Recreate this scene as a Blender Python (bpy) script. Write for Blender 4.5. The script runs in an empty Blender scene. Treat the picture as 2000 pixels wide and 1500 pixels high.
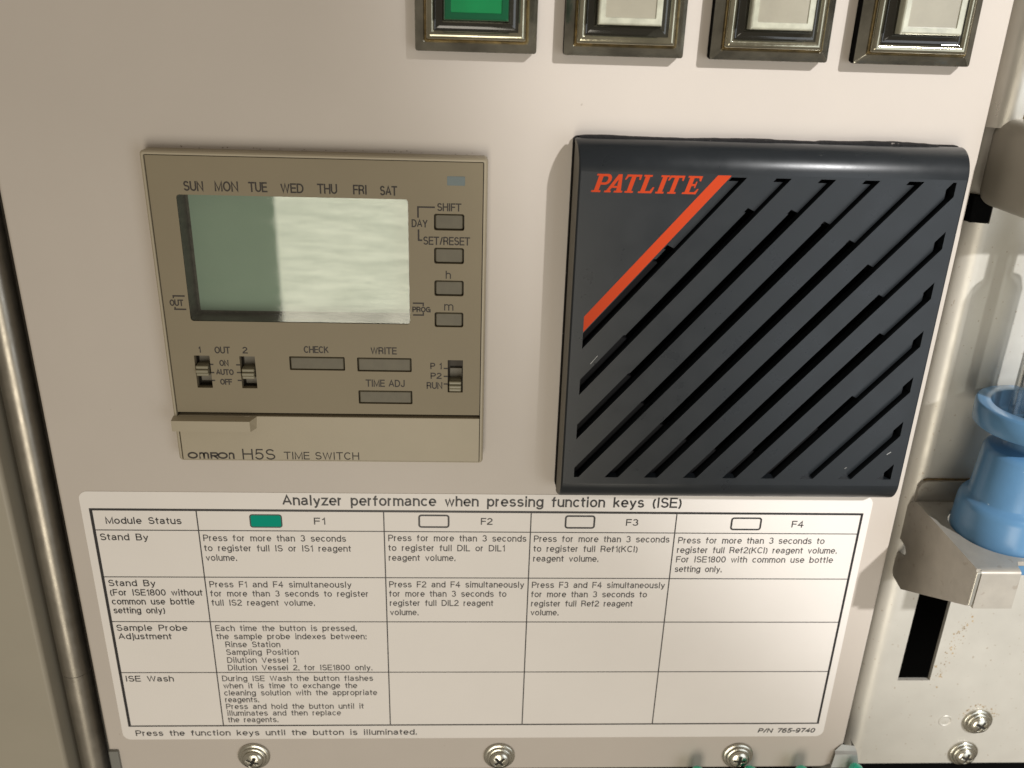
import bpy, bmesh, math, random
from mathutils import Vector, Matrix
from mathutils.geometry import tessellate_polygon
random.seed(4)
S = 0.001                      # everything below is written in millimetres
# frame of the panel: x to the right, y up the panel, z out of the panel towards the viewer
def W(x, y, z): return Vector((x*S, -z*S, y*S))
TURN = Matrix(((1,0,0),(0,0,-1),(0,1,0)))
sc = bpy.context.scene
col = sc.collection

# ---------------------------------------------------------------- camera
cd = bpy.data.cameras.new('camera'); cam = bpy.data.objects.new('camera', cd); col.objects.link(cam); sc.camera = cam
cd.sensor_width = 36; cd.lens = 36*1710.6/2000; cd.clip_start = 0.005; cd.clip_end = 20
RC = Matrix(((0.99893242,0.02911003,0.03586954),(-0.01292912,0.92161952,-0.38787923),(-0.04434925,0.38700138,0.92101198)))
cam.matrix_world = Matrix.Translation(W(69.4509,27.573,191.2921)) @ (TURN @ RC.transposed()).to_4x4()
cd.dof.use_dof = True; cd.dof.focus_distance = 0.200; cd.dof.aperture_fstop = 26

# ---------------------------------------------------------------- world and lamps
w = bpy.data.worlds.new('World'); sc.world = w; w.use_nodes = True
bg = w.node_tree.nodes['Background']; bg.inputs[0].default_value = (1.0, 0.868, 0.69, 1); bg.inputs[1].default_value = 0.258
sc.view_settings.view_transform = 'Standard'; sc.view_settings.look = 'None'; sc.view_settings.gamma = 1; sc.view_settings.exposure = 0.0
def aim(o, target):
    o.rotation_euler = (W(*target) - o.location).to_track_quat('-Z', 'Y').to_euler()
ld = bpy.data.lights.new('upper_right_spot', 'SPOT'); key = bpy.data.objects.new('upper_right_spot', ld); col.objects.link(key)
key.location = W(620, 500, 800); aim(key, (490, 250, 0))
ld.energy = 46; ld.color = (1.0, 0.99, 0.985); ld.shadow_soft_size = 0.016; ld.spot_size = math.radians(52.0); ld.spot_blend = 0.125  # cone edge stands in for the shadow of a hand and phone
ad = bpy.data.lights.new('display_glare_light', 'AREA'); fill = bpy.data.objects.new('display_glare_light', ad); col.objects.link(fill)
ad.shape = 'RECTANGLE'; ad.size = 0.33; ad.size_y = 0.62; ad.energy = 3.4; ad.color = (1.0, 0.925, 0.785)
fill.location = W(-12, -435, 900); fill.rotation_euler = (math.radians(90), 0, 0)  # added area light standing in for the bright surface mirrored in the display

ad2 = bpy.data.lights.new('added_side_light', 'AREA'); side_l = bpy.data.objects.new('added_side_light', ad2); col.objects.link(side_l)
ad2.shape = 'RECTANGLE'; ad2.size = 0.34; ad2.size_y = 0.5; ad2.energy = 1.0; ad2.color = (0.86, 0.93, 1.0)
side_l.location = W(520, -150, 620); aim(side_l, (150, -60, 0))  # added light, gives the sheen on the speaker's right half

# ---------------------------------------------------------------- materials
def mat(name, color, rough=0.5, metal=0.0, bump=0.0, bscale=1.0, mottle=0.0, mscale=0.05, speck=0.0, speckcol=(0.1,0.07,0.04), spscale=0.6, coat=0.0, rvar=0.0, ior=None, trans=0.0, emit=0.0, stretch=(1,1,1), spth=0.70, sss=0.0):
    m = bpy.data.materials.new(name); m.use_nodes = True; nt = m.node_tree; b = nt.nodes['Principled BSDF']
    b.inputs['Base Color'].default_value = (*color, 1); b.inputs['Roughness'].default_value = rough; b.inputs['Metallic'].default_value = metal
    b.inputs['Coat Weight'].default_value = coat; b.inputs['Coat Roughness'].default_value = 0.08
    b.inputs['Transmission Weight'].default_value = trans
    if ior: b.inputs['IOR'].default_value = ior
    if emit: b.inputs['Emission Color'].default_value = (*color, 1); b.inputs['Emission Strength'].default_value = emit
    N = nt.nodes.new; L = nt.links.new
    geo = N('ShaderNodeNewGeometry'); mp = N('ShaderNodeVectorMath'); mp.operation = 'MULTIPLY'; mp.inputs[1].default_value = tuple(1000*s for s in stretch)
    L(geo.outputs['Position'], mp.inputs[0])
    def noise(scale, detail=3, r=0.55):
        n = N('ShaderNodeTexNoise'); n.inputs['Scale'].default_value = scale; n.inputs['Detail'].default_value = detail; n.inputs['Roughness'].default_value = r; L(mp.outputs[0], n.inputs['Vector']); return n
    cur = None
    if mottle:
        n = noise(mscale, 5, 0.6); mr = N('ShaderNodeMapRange'); mr.inputs['From Min'].default_value = 0.3; mr.inputs['From Max'].default_value = 0.7
        mr.inputs['To Min'].default_value = 1-mottle; mr.inputs['To Max'].default_value = 1+mottle; L(n.outputs['Fac'], mr.inputs['Value'])
        mx = N('ShaderNodeVectorMath'); mx.operation = 'SCALE'; mx.inputs[0].default_value = color; L(mr.outputs[0], mx.inputs['Scale']); cur = mx.outputs[0]
    if speck:
        n = noise(spscale, 2, 0.5); mr = N('ShaderNodeMapRange'); mr.inputs['From Min'].default_value = spth; mr.inputs['From Max'].default_value = spth+0.05
        mr.inputs['To Max'].default_value = speck; L(n.outputs['Fac'], mr.inputs['Value'])
        mx = N('ShaderNodeMix'); mx.data_type = 'RGBA'; L(mr.outputs[0], mx.inputs['Factor'])
        if cur: L(cur, mx.inputs['A'])
        else: mx.inputs['A'].default_value = (*color, 1)
        mx.inputs['B'].default_value = (*speckcol, 1); cur = mx.outputs['Result']
    if cur: L(cur, b.inputs['Base Color'])
    if rvar:
        n = noise(mscale*3, 4, 0.6); mr = N('ShaderNodeMapRange'); mr.inputs['From Min'].default_value = 0.3; mr.inputs['From Max'].default_value = 0.7
        mr.inputs['To Min'].default_value = max(0, rough-rvar); mr.inputs['To Max'].default_value = rough+rvar; L(n.outputs['Fac'], mr.inputs['Value']); L(mr.outputs[0], b.inputs['Roughness'])
    if bump:
        n = noise(bscale, 3); bp = N('ShaderNodeBump'); bp.inputs['Strength'].default_value = 1.0; bp.inputs['Distance'].default_value = bump*S; L(n.outputs['Fac'], bp.inputs['Height']); L(bp.outputs[0], b.inputs['Normal'])
    return m
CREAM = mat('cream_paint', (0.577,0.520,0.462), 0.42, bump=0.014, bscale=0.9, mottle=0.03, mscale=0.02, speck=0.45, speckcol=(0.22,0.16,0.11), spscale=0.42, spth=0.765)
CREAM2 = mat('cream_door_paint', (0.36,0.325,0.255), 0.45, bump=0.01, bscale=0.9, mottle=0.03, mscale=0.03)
SWBEZ = mat('beige_bezel_plastic', (0.40,0.345,0.245), 0.42, bump=0.01, bscale=2.5, mottle=0.03, mscale=0.08)
SWFACE = mat('taupe_face_plastic', (0.258,0.214,0.136), 0.55, bump=0.008, bscale=3, mottle=0.025, mscale=0.06)
SWBTN = mat('olive_button_plastic', (0.135,0.118,0.078), 0.5, bump=0.02, bscale=0.9, mottle=0.08, mscale=0.5)
SWDARK = mat('dark_recess_plastic', (0.06,0.048,0.032), 0.6)
SWIND = mat('smoky_teal_window', (0.075,0.115,0.12), 0.3)
KNOB = mat('olive_slider_plastic', (0.25,0.225,0.15), 0.35)
SLOTB = mat('olive_slot_floor', (0.17,0.15,0.11), 0.5)
INK = mat('brown_black_ink', (0.026,0.018,0.013), 0.55)
INKG = mat('grey_print_ink', (0.045,0.040,0.040), 0.5, mottle=0.15, mscale=1.2)
INKB = mat('black_print_ink', (0.018,0.016,0.017), 0.4)
LCD = mat('green_grey_lcd', (0.22,0.30,0.225), 0.45, mottle=0.04, mscale=0.06)
LCDRIM = mat('dark_lcd_rim', (0.060,0.052,0.04), 0.4, mottle=0.4, mscale=0.8)
CHAR = mat('charcoal_plastic', (0.0140,0.0172,0.0205), 0.31, bump=0.004, bscale=3.5, speck=0.35, speckcol=(0.12,0.12,0.11), spscale=0.9, spth=0.78, rvar=0.05, mscale=0.05)
SIDEC = mat('olive_grey_plastic_side', (0.13,0.12,0.095), 0.5)
CHAR.node_tree.nodes['Principled BSDF'].inputs['Specular IOR Level'].default_value = 0.38
BLK = mat('black_void', (0.003,0.003,0.003), 0.9); BLK.node_tree.nodes['Principled BSDF'].inputs['Specular IOR Level'].default_value = 0.05
RIBM = mat('black_inner_plastic', (0.008,0.008,0.009), 0.8); RIBM.node_tree.nodes['Principled BSDF'].inputs['Specular IOR Level'].default_value = 0.15
GASK = mat('black_foam_gasket', (0.012,0.010,0.010), 0.85, bump=0.25, bscale=1.5, speck=0.6, speckcol=(0.4,0.36,0.32), spscale=1.1, spth=0.68)
ORNG = mat('orange_paint', (0.50,0.042,0.002), 0.55); ORNG.node_tree.nodes['Principled BSDF'].inputs['Specular IOR Level'].default_value = 0.25
GUARD = mat('smoky_olive_guard_plastic', (0.34,0.32,0.235), 0.12, metal=0.9, mottle=0.25, mscale=0.12, bump=0.05, bscale=0.3, coat=0.6, speck=0.25, speckcol=(0.3,0.3,0.25), spscale=1.8, spth=0.74)
GUARDD = mat('dark_glossy_guard_plastic', (0.022,0.021,0.015), 0.12, coat=0.5, mottle=0.2, mscale=0.2)
BRASS = mat('worn_gold_edge', (0.36,0.27,0.13), 0.25, metal=0.8, mottle=0.4, mscale=0.6)
GRIM = mat('scuffed_grey_rim', (0.25,0.24,0.20), 0.15, metal=0.9, mottle=0.4, mscale=0.15, coat=0.4, bump=0.05, bscale=0.3, speck=0.5, speckcol=(0.5,0.5,0.43), spscale=2.2, spth=0.72)
GREEN = mat('green_lens_plastic', (0.0,0.24,0.072), 0.22, coat=0.3, mottle=0.12, mscale=0.12)
WLENS = mat('milky_lens_plastic', (0.34,0.315,0.245), 0.28, coat=0.4, mottle=0.10, mscale=0.10, bump=0.03, bscale=0.2)
WLEDGE = mat('clear_lens_edge', (0.50,0.50,0.40), 0.12, coat=0.6, mottle=0.2, mscale=0.35)
GLEDGE = mat('dark_green_lens_edge', (0.0,0.10,0.04), 0.15, coat=0.5)
PAPER = mat('white_label_film', (0.865,0.82,0.775), 0.42, mottle=0.015, mscale=0.05, bump=0.02, bscale=0.06)
KEYG = mat('teal_green_ink', (0.0,0.34,0.235), 0.6); KEYG.node_tree.nodes['Principled BSDF'].inputs['Specular IOR Level'].default_value = 0.1
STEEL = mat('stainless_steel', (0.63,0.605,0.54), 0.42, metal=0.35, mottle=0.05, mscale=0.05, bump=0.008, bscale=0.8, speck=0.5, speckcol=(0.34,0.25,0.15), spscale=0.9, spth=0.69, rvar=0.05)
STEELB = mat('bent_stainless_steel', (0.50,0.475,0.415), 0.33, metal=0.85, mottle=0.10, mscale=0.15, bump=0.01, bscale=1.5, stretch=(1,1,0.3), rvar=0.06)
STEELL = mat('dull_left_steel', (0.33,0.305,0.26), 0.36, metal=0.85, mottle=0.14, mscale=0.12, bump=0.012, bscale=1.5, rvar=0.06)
BRKT = mat('dull_bracket_steel', (0.50,0.465,0.405), 0.50, metal=0.4, mottle=0.10, mscale=0.12, bump=0.015, bscale=0.7, speck=0.35, speckcol=(0.30,0.23,0.17), spscale=0.5, spth=0.66, rvar=0.08)
RUST_REFL = mat('brown_residue_and_reflection', (0.16,0.105,0.045), 0.8, mottle=0.5, mscale=0.4)  # dust and rust brown, also paints the panel side's reflection
STAIN = mat('tan_crust', (0.40,0.30,0.18), 0.8, mottle=0.4, mscale=0.5)
SCREW = mat('nickel_screw_metal', (0.62,0.60,0.52), 0.22, metal=1.0, mottle=0.1, mscale=0.8, rvar=0.08)
SCREWD = mat('recess_shade_black', (0.012,0.010,0.008), 0.7)
BLUE = mat('sky_blue_plastic', (0.115,0.265,0.46), 0.28, bump=0.01, bscale=0.7, mottle=0.05, mscale=0.12, speck=0.6, speckcol=(0.6,0.72,0.82), spscale=0.8, spth=0.76)
GKNOB = mat('warm_grey_plastic', (0.33,0.305,0.255), 0.5, mottle=0.04, mscale=0.1)
CLIPM = mat('pale_grey_clip_plastic', (0.52,0.52,0.50), 0.45, mottle=0.06, mscale=0.3)
CLIPD = mat('dull_grey_metal', (0.22,0.22,0.20), 0.5, metal=0.3)
TEAL = mat('bright_teal_plastic', (0.02,0.62,0.42), 0.2, coat=0.5, mottle=0.2, mscale=0.5)
def clear_mat():
    m = bpy.data.materials.new('clear_thin_plastic'); m.use_nodes = True; nt = m.node_tree; nt.nodes.clear(); N = nt.nodes.new; L = nt.links.new
    out = N('ShaderNodeOutputMaterial'); mix = N('ShaderNodeMixShader'); tr = N('ShaderNodeBsdfTransparent'); gl = N('ShaderNodeBsdfGlossy'); lw = N('ShaderNodeLayerWeight')
    tr.inputs[0].default_value = (0.80,0.81,0.80,1); gl.inputs['Roughness'].default_value = 0.08; lw.inputs['Blend'].default_value = 0.35
    L(lw.outputs['Facing'], mix.inputs[0]); L(tr.outputs[0], mix.inputs[1]); L(gl.outputs[0], mix.inputs[2]); L(mix.outputs[0], out.inputs[0]); return m
CLEAR = clear_mat()
NEEDLE = mat('probe_steel', (0.6,0.58,0.54), 0.2, metal=1.0)
# the display window: a thin clear sheet, transparent from the front with the sheen of its polished film
def window_mat():
    m = bpy.data.materials.new('display_window_film'); m.use_nodes = True; nt = m.node_tree; nt.nodes.clear(); N = nt.nodes.new; L = nt.links.new
    out = N('ShaderNodeOutputMaterial'); mix = N('ShaderNodeMixShader'); tr = N('ShaderNodeBsdfTransparent'); gl = N('ShaderNodeBsdfGlossy')
    mix.inputs[0].default_value = 0.115; tr.inputs[0].default_value = (0.93,0.96,0.93,1); gl.inputs['Color'].default_value = (0.97,1,0.93,1)
    geo = N('ShaderNodeNewGeometry'); mp = N('ShaderNodeVectorMath'); mp.operation = 'MULTIPLY'; mp.inputs[1].default_value = (90,90,520); L(geo.outputs['Position'], mp.inputs[0])
    n = N('ShaderNodeTexNoise'); n.inputs['Scale'].default_value = 1.0; n.inputs['Detail'].default_value = 6; n.inputs['Roughness'].default_value = 0.65; L(mp.outputs[0], n.inputs['Vector'])
    mr = N('ShaderNodeMapRange'); mr.inputs['From Min'].default_value = 0.35; mr.inputs['From Max'].default_value = 0.7; mr.inputs['To Min'].default_value = 0.015; mr.inputs['To Max'].default_value = 0.05; L(n.outputs['Fac'], mr.inputs['Value']); L(mr.outputs[0], gl.inputs['Roughness'])
    mr2 = N('ShaderNodeMapRange'); mr2.inputs['From Min'].default_value = 0.35; mr2.inputs['From Max'].default_value = 0.68; mr2.inputs['To Min'].default_value = 0.066; mr2.inputs['To Max'].default_value = 0.098; L(n.outputs['Fac'], mr2.inputs['Value']); L(mr2.outputs[0], mix.inputs[0])
    bp = N('ShaderNodeBump'); bp.inputs['Strength'].default_value = 1; bp.inputs['Distance'].default_value = 0.0000004; L(n.outputs['Fac'], bp.inputs['Height']); L(bp.outputs[0], gl.inputs['Normal'])
    L(tr.outputs[0], mix.inputs[1]); L(gl.outputs[0], mix.inputs[2]); L(mix.outputs[0], out.inputs[0]); return m
WINDOW = window_mat()

# ---------------------------------------------------------------- mesh helpers (all in panel millimetres)
class MB:
    def __init__(s): s.v = []; s.f = []; s.m = []; s.sm = []
    def add(s, vs, fs, mi=0, smooth=False):
        o = len(s.v); s.v += [tuple(v) for v in vs]
        for f in fs: s.f.append([i+o for i in f]); s.m.append(mi); s.sm.append(smooth)
        return s
    def box(s, x0,y0,z0,x1,y1,z1, mi=0, r=0.0, seg=2):
        bm = bmesh.new()
        q = [bm.verts.new(p) for p in ((x0,y0,z0),(x1,y0,z0),(x1,y1,z0),(x0,y1,z0),(x0,y0,z1),(x1,y0,z1),(x1,y1,z1),(x0,y1,z1))]
        for f in ((0,3,2,1),(4,5,6,7),(0,1,5,4),(1,2,6,5),(2,3,7,6),(3,0,4,7)): bm.faces.new([q[i] for i in f])
        if r: bmesh.ops.bevel(bm, geom=bm.edges[:], offset=r, segments=seg, affect='EDGES', profile=0.5)
        bm.verts.index_update()
        s.add([v.co for v in bm.verts], [[v.index for v in f.verts] for f in bm.faces], mi, smooth=False); bm.free(); return s
    def prism(s, outer, holes, fr, d0, d1, mi=0, mi_side=None):
        """outline (u,v) extruded from depth d0 to d1; fr maps (u,v,d) to a point"""
        loops = [list(outer)] + [list(h) for h in holes]
        flat = [p for l in loops for p in l]
        tris = tessellate_polygon([[Vector((p[0],p[1],0)) for p in l] for l in loops])
        n = len(flat); vs = [fr(p[0],p[1],d1) for p in flat] + [fr(p[0],p[1],d0) for p in flat]
        ft = []
        for t in tris:
            a,b,c = [Vector(flat[i]) for i in t]
            if (b-a).cross(c-a) < 0: t = (t[0],t[2],t[1])
            ft.append(list(t))
        s.add(vs, ft + [[i+n for i in reversed(t)] for t in ft], mi)
        o = len(s.v) - 2*n; k = 0
        for li, l in enumerate(loops):
            A = sum(l[i][0]*l[(i+1)%len(l)][1]-l[(i+1)%len(l)][0]*l[i][1] for i in range(len(l)))
            ccw = (A > 0) == (li == 0)
            for i in range(len(l)):
                a, b = o+k+i, o+k+(i+1)%len(l)
                f = [a+n, b+n, b, a] if ccw else [b+n, a+n, a, b]
                s.f.append(f); s.m.append(mi if mi_side is None else mi_side); s.sm.append(False)
            k += len(l)
        return s
    def lathe(s, prof, fr, seg=48, mi=0, smooth=True, a0=0, a1=2*math.pi):
        """prof: list of (r, h); fr maps (u,v,h)"""
        full = abs(a1-a0-2*math.pi) < 1e-6; n = seg if full else seg+1; vs = []
        for r, h in prof:
            for i in range(n):
                a = a0+(a1-a0)*i/seg; vs.append(fr(r*math.cos(a), r*math.sin(a), h))
        fs = []
        for j in range(len(prof)-1):
            for i in range(seg):
                i2 = (i+1) % n if full else i+1
                fs.append([j*n+i, j*n+i2, (j+1)*n+i2, (j+1)*n+i])
        return s.add(vs, fs, mi, smooth)
    def sheet(s, rows, mi=0, smooth=True):
        n = len(rows[0]); vs = [p for r in rows for p in r]
        return s.add(vs, [[j*n+i, j*n+i+1, (j+1)*n+i+1, (j+1)*n+i] for j in range(len(rows)-1) for i in range(n-1)], mi, smooth)
    def build(s, name, mats, parent=None, origin=(0,0,0), fix=False):
        me = bpy.data.meshes.new(name); ox, oy, oz = origin
        me.from_pydata([W(x-ox, y-oy, z-oz) for x,y,z in s.v], [], s.f)
        for m in (mats if isinstance(mats, (list, tuple)) else [mats]): me.materials.append(m)
        me.polygons.foreach_set('material_index', s.m); me.polygons.foreach_set('use_smooth', s.sm)
        if fix:
            bm = bmesh.new(); bm.from_mesh(me); bmesh.ops.recalc_face_normals(bm, faces=bm.faces[:]); bm.to_mesh(me); bm.free()
        me.update()
        o = bpy.data.objects.new(name, me); col.objects.link(o)
        if parent: o.parent = parent
        o.location = W(*origin); return o
Z = lambda u,v,d: (u,v,d)
def rrect(x0,y0,x1,y1,r,n=5):
    P = []
    for cx,cy,a in ((x1-r,y1-r,0),(x0+r,y1-r,90),(x0+r,y0+r,180),(x1-r,y0+r,270)):
        for i in range(n+1):
            t = math.radians(a+90*i/n); P.append((cx+r*math.cos(t), cy+r*math.sin(t)))
    return P
def rect(x0,y0,x1,y1): return [(x0,y0),(x1,y0),(x1,y1),(x0,y1)]
def tag(o, label=None, cat=None, group=None, kind=None):
    if label: o['label'] = label
    if cat: o['category'] = cat
    if group: o['group'] = group
    if kind: o['kind'] = kind
    return o
def empty(name, loc):
    o = bpy.data.objects.new(name, None); col.objects.link(o); o.location = W(*loc); o.empty_display_size = 0.005; return o
class Thing:
    """an Empty with parts placed relative to it"""
    def __init__(s, name, loc, label, cat, group=None):
        s.loc = loc; s.o = empty(name, loc); tag(s.o, label, cat, group)
    def part(s, mb, name, mats, parent=None, fix=False, label=None):
        o = mb.build(name, mats, None, s.loc, fix); o.location = (0,0,0); o.parent = parent or s.o
        if label: o['label'] = label
        return o
def copy_tree(o, parent=None):
    c = o.copy(); col.objects.link(c); c.parent = parent
    for ch in list(o.children): copy_tree(ch, c)
    return c

# ---------------------------------------------------------------- lettering
def bar(mb, x0, y0, x1, y1, wd, z, mi=0):
    d = Vector((x1-x0, y1-y0)); n = Vector((-d.y, d.x)).normalized()*wd/2
    mb.add([(x0-n.x,y0-n.y,z),(x1-n.x,y1-n.y,z),(x1+n.x,y1+n.y,z),(x0+n.x,y0+n.y,z)], [[0,1,2,3]], mi); return mb
def stroke(mb, pts, wd, z, closed=False):
    """a flat ribbon along a polyline, with mitred corners"""
    P = [Vector(p) for p in pts]; n = len(P); Lf = []; Rt = []
    for i in range(n):
        a = P[i-1] if (i or closed) else P[i]; b = P[(i+1)%n] if (i < n-1 or closed) else P[i]
        d1 = (P[i]-a); d2 = (b-P[i]); d1 = d1.normalized() if d1.length else d2.normalized(); d2 = d2.normalized() if d2.length else d1
        t = (d1+d2).normalized(); nn = Vector((-t.y,t.x)); c = max(0.5, nn.dot(Vector((-d1.y,d1.x))))
        Lf.append(P[i]+nn*wd/2/c); Rt.append(P[i]-nn*wd/2/c)
    m = n if closed else n-1; vs = [(p.x,p.y,z) for p in Lf]+[(p.x,p.y,z) for p in Rt]
    mb.add(vs, [[n+i, n+(i+1)%n, (i+1)%n, i] for i in range(m)]); return mb

# letters drawn as pen strokes: width, then strokes of (x, y) points and (cx, cy, rx, ry, from, to) arcs; capitals are 10 high
def el(cx, cy, rx, ry): return [(cx, cy, rx, ry, 90, 450)]
GL = {
 'A': (7.8, [[(0,0),(3.9,10),(7.8,0)],[(1.3,3.3),(6.5,3.3)]]),
 'B': (6.5, [[(0,0),(0,10),(3.6,10),(3.6,7.6,2.4,2.4,90,-90),(0,5.2)],[(3.4,5.2),(3.7,2.6,2.8,2.6,90,-90),(0,0)]]),
 'C': (7.4, [[(3.9,5,3.9,5,42,318)]]), 'D': (7.2, [[(0,0),(0,10),(2.9,10),(2.9,5,4.3,5,90,-90),(0,0)]]),
 'E': (5.8, [[(5.8,10),(0,10),(0,0),(5.9,0)],[(0,5.2),(5.4,5.2)]]), 'F': (5.5, [[(5.5,10),(0,10),(0,0)],[(0,5.1),(4.9,5.1)]]),
 'G': (7.9, [[(4,5,4,5,42,345)],[(4.4,4.8),(7.9,4.8),(7.9,0)]]), 'H': (7.1, [[(0,0),(0,10)],[(7.1,0),(7.1,10)],[(0,5.2),(7.1,5.2)]]),
 'I': (0.9, [[(0.45,0),(0.45,10)]]), 'J': (4.8, [[(4.8,10),(4.8,2.6),(2.4,2.6,2.4,2.6,0,-180)]]),
 'K': (7.0, [[(0,0),(0,10)],[(6.5,10),(0,3.6)],[(2.4,6),(7,0)]]), 'L': (5.2, [[(0,10),(0,0),(5.2,0)]]),
 'M': (8.2, [[(0,0),(0,10),(4.1,0.4),(8.2,10),(8.2,0)]]), 'N': (7.1, [[(0,0),(0,10),(7.1,0),(7.1,10)]]),
 'O': (8.0, [el(4,5,4,5)]), 'P': (6.3, [[(0,0),(0,10),(3.5,10),(3.5,7.3,2.8,2.7,90,-90),(0,4.6)]]),
 'R': (6.8, [[(0,0),(0,10),(3.6,10),(3.6,7.4,2.8,2.6,90,-90),(0,4.8)],[(3.8,4.8),(5.9,3.4),(6.4,0)]]),
 'S': (6.5, [[(3.2,7.5,2.8,2.5,20,250),(3.35,2.6,3.15,2.6,70,-165)]]), 'T': (7.0, [[(0,10),(7,10)],[(3.5,10),(3.5,0)]]),
 'U': (7.0, [[(0,10),(0,3.4),(3.5,3.4,3.5,3.4,180,360),(7,10)]]), 'V': (7.4, [[(0,10),(3.7,0),(7.4,10)]]),
 'W': (10.4, [[(0,10),(2.6,0),(5.2,10),(7.8,0),(10.4,10)]]), 'Y': (7.4, [[(0,10),(3.7,4.4),(7.4,10)],[(3.7,4.4),(3.7,0)]]),
 '0': (5.7, [el(2.85,5,2.85,5)]), '1': (2.7, [[(0.0,7.6),(1.3,8.0),(2.6,10),(2.6,0)]]),
 '2': (5.8, [[(2.9,7.2,2.8,2.8,170,-25),(0.2,1.2),(0,0),(5.8,0)]]), '3': (5.7, [[(2.8,7.6,2.5,2.4,160,-75)],[(2.8,2.75,2.9,2.65,80,-160)]]),
 '4': (6.0, [[(4.5,0),(4.5,10),(0,3.1),(6.1,3.1)]]), '5': (5.8, [[(5.4,10),(1.1,10),(0.5,5.2),(2.8,3.2,2.95,3.2,130,-160)]]),
 '6': (5.8, [el(2.9,3.1,2.85,3.1),[(3.1,5.6,3.0,4.4,40,180),(0.08,3.2)]]), '7': (5.6, [[(0,10),(5.7,10),(3.2,4.6),(2.2,0)]]),
 '8': (5.8, [el(2.9,7.6,2.45,2.4),el(2.9,2.65,2.85,2.65)]), '9': (5.8, [el(2.9,6.9,2.85,3.1),[(2.7,4.4,3.0,4.4,-140,0),(5.7,6.8)]]),
 'a': (5.6, [[(2.6,5.1,2.2,2.1,165,0),(4.8,1.4),(5.5,0.1)],[(4.8,4.3),(2.2,3.8),(2.0,2.0,2.0,1.9,105,270),(2.3,2.6,2.5,2.5,270,345)]]),
 'b': (5.6, [[(0,0),(0,10)],el(2.8,3.6,2.75,3.6)]), 'c': (5.2, [[(2.8,3.6,2.8,3.6,42,318)]]), 'd': (5.6, [[(5.6,0),(5.6,10)],el(2.85,3.6,2.75,3.6)]),
 'e': (5.6, [[(0.1,3.6),(5.6,3.6),(2.8,3.6,2.8,3.6,0,318)]]), 'f': (3.0, [[(1.0,0),(1.0,8.2),(2.6,8.4,1.6,1.6,180,92)],[(-0.2,6.9),(2.8,6.9)]]),
 'g': (5.6, [el(2.85,3.6,2.75,3.6),[(5.6,7.2),(5.6,-0.5),(2.8,-0.6,2.8,2.3,0,-165)]]), 'h': (5.0, [[(0,0),(0,10)],[(0,4.4),(2.5,4.7,2.5,2.5,180,0),(5,0)]]),
 'i': (0.9, [[(0.45,0),(0.45,6.9)],[(0.45,9.5),(0.45,10.4)]]), 'j': (1.2, [[(1.2,7.2),(1.2,-1.7),(0,-1.7,1.2,1.1,0,-90)],[(1.2,9.1),(1.2,10.1)]]),
 'k': (5.0, [[(0,0),(0,10)],[(4.6,7.2),(0,2.8)],[(1.8,4.4),(5,0)]]), 'l': (0.9, [[(0.45,0),(0.45,10)]]),
 'm': (8.4, [[(0,0),(0,7.3)],[(0,4.6),(2.1,4.9,2.1,2.3,180,0),(4.2,0)],[(4.2,4.6),(6.3,4.9,2.1,2.3,180,0),(8.4,0)]]),
 'n': (5.0, [[(0,0),(0,7.3)],[(0,4.4),(2.5,4.7,2.5,2.5,180,0),(5,0)]]), 'o': (5.8, [el(2.9,3.6,2.85,3.6)]),
 'p': (5.6, [[(0,7.3),(0,-2.9)],el(2.8,3.6,2.75,3.6)]), 'r': (2.7, [[(0,0),(0,7.3)],[(0,4.2),(2.6,4.6,2.6,2.5,180,92)]]),
 's': (5.0, [[(2.5,5.4,2.2,1.8,20,250),(2.6,1.9,2.4,1.9,70,-165)]]), 't': (2.8, [[(1.1,9.2),(1.1,1.6),(2.5,1.6,1.4,1.6,180,275)],[(0,6.9),(2.7,6.9)]]),
 'u': (5.0, [[(0,7.2),(0,2.6),(2.5,2.6,2.5,2.6,180,345)],[(5,0),(5,7.2)]]), 'v': (5.2, [[(0,7.2),(2.6,0),(5.2,7.2)]]),
 'w': (8.0, [[(0,7.2),(2.0,0),(4.0,7.2),(6.0,0),(8.0,7.2)]]), 'x': (5.2, [[(0,7.2),(5.2,0)],[(0,0),(5.2,7.2)]]),
 'y': (5.4, [[(0,7.2),(2.8,0.2)],[(5.4,7.2),(2.4,-1.6),(1.5,-2.7),(0.3,-2.8)]]), 'z': (4.8, [[(0,7.2),(4.8,7.2),(0,0),(4.9,0)]]),
 '(': (2.0, [[(5.2,3.7,5.0,7.4,132,228)]]), ')': (2.0, [[(-3.2,3.7,5.0,7.4,48,-48)]]), '/': (3.6, [[(0,-0.4),(3.6,10.4)]]),
 ',': (0.5, [[(0.4,0.7),(0.4,-0.2),(0,-1.7)]]), '.': (0.9, [[(0.45,-0.3),(0.45,0.8)]]), ':': (0.9, [[(0.45,-0.3),(0.45,0.8)],[(0.45,5.6),(0.45,6.7)]]), '-': (3.2, [[(0,4),(3.2,4)]]),
}
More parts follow.
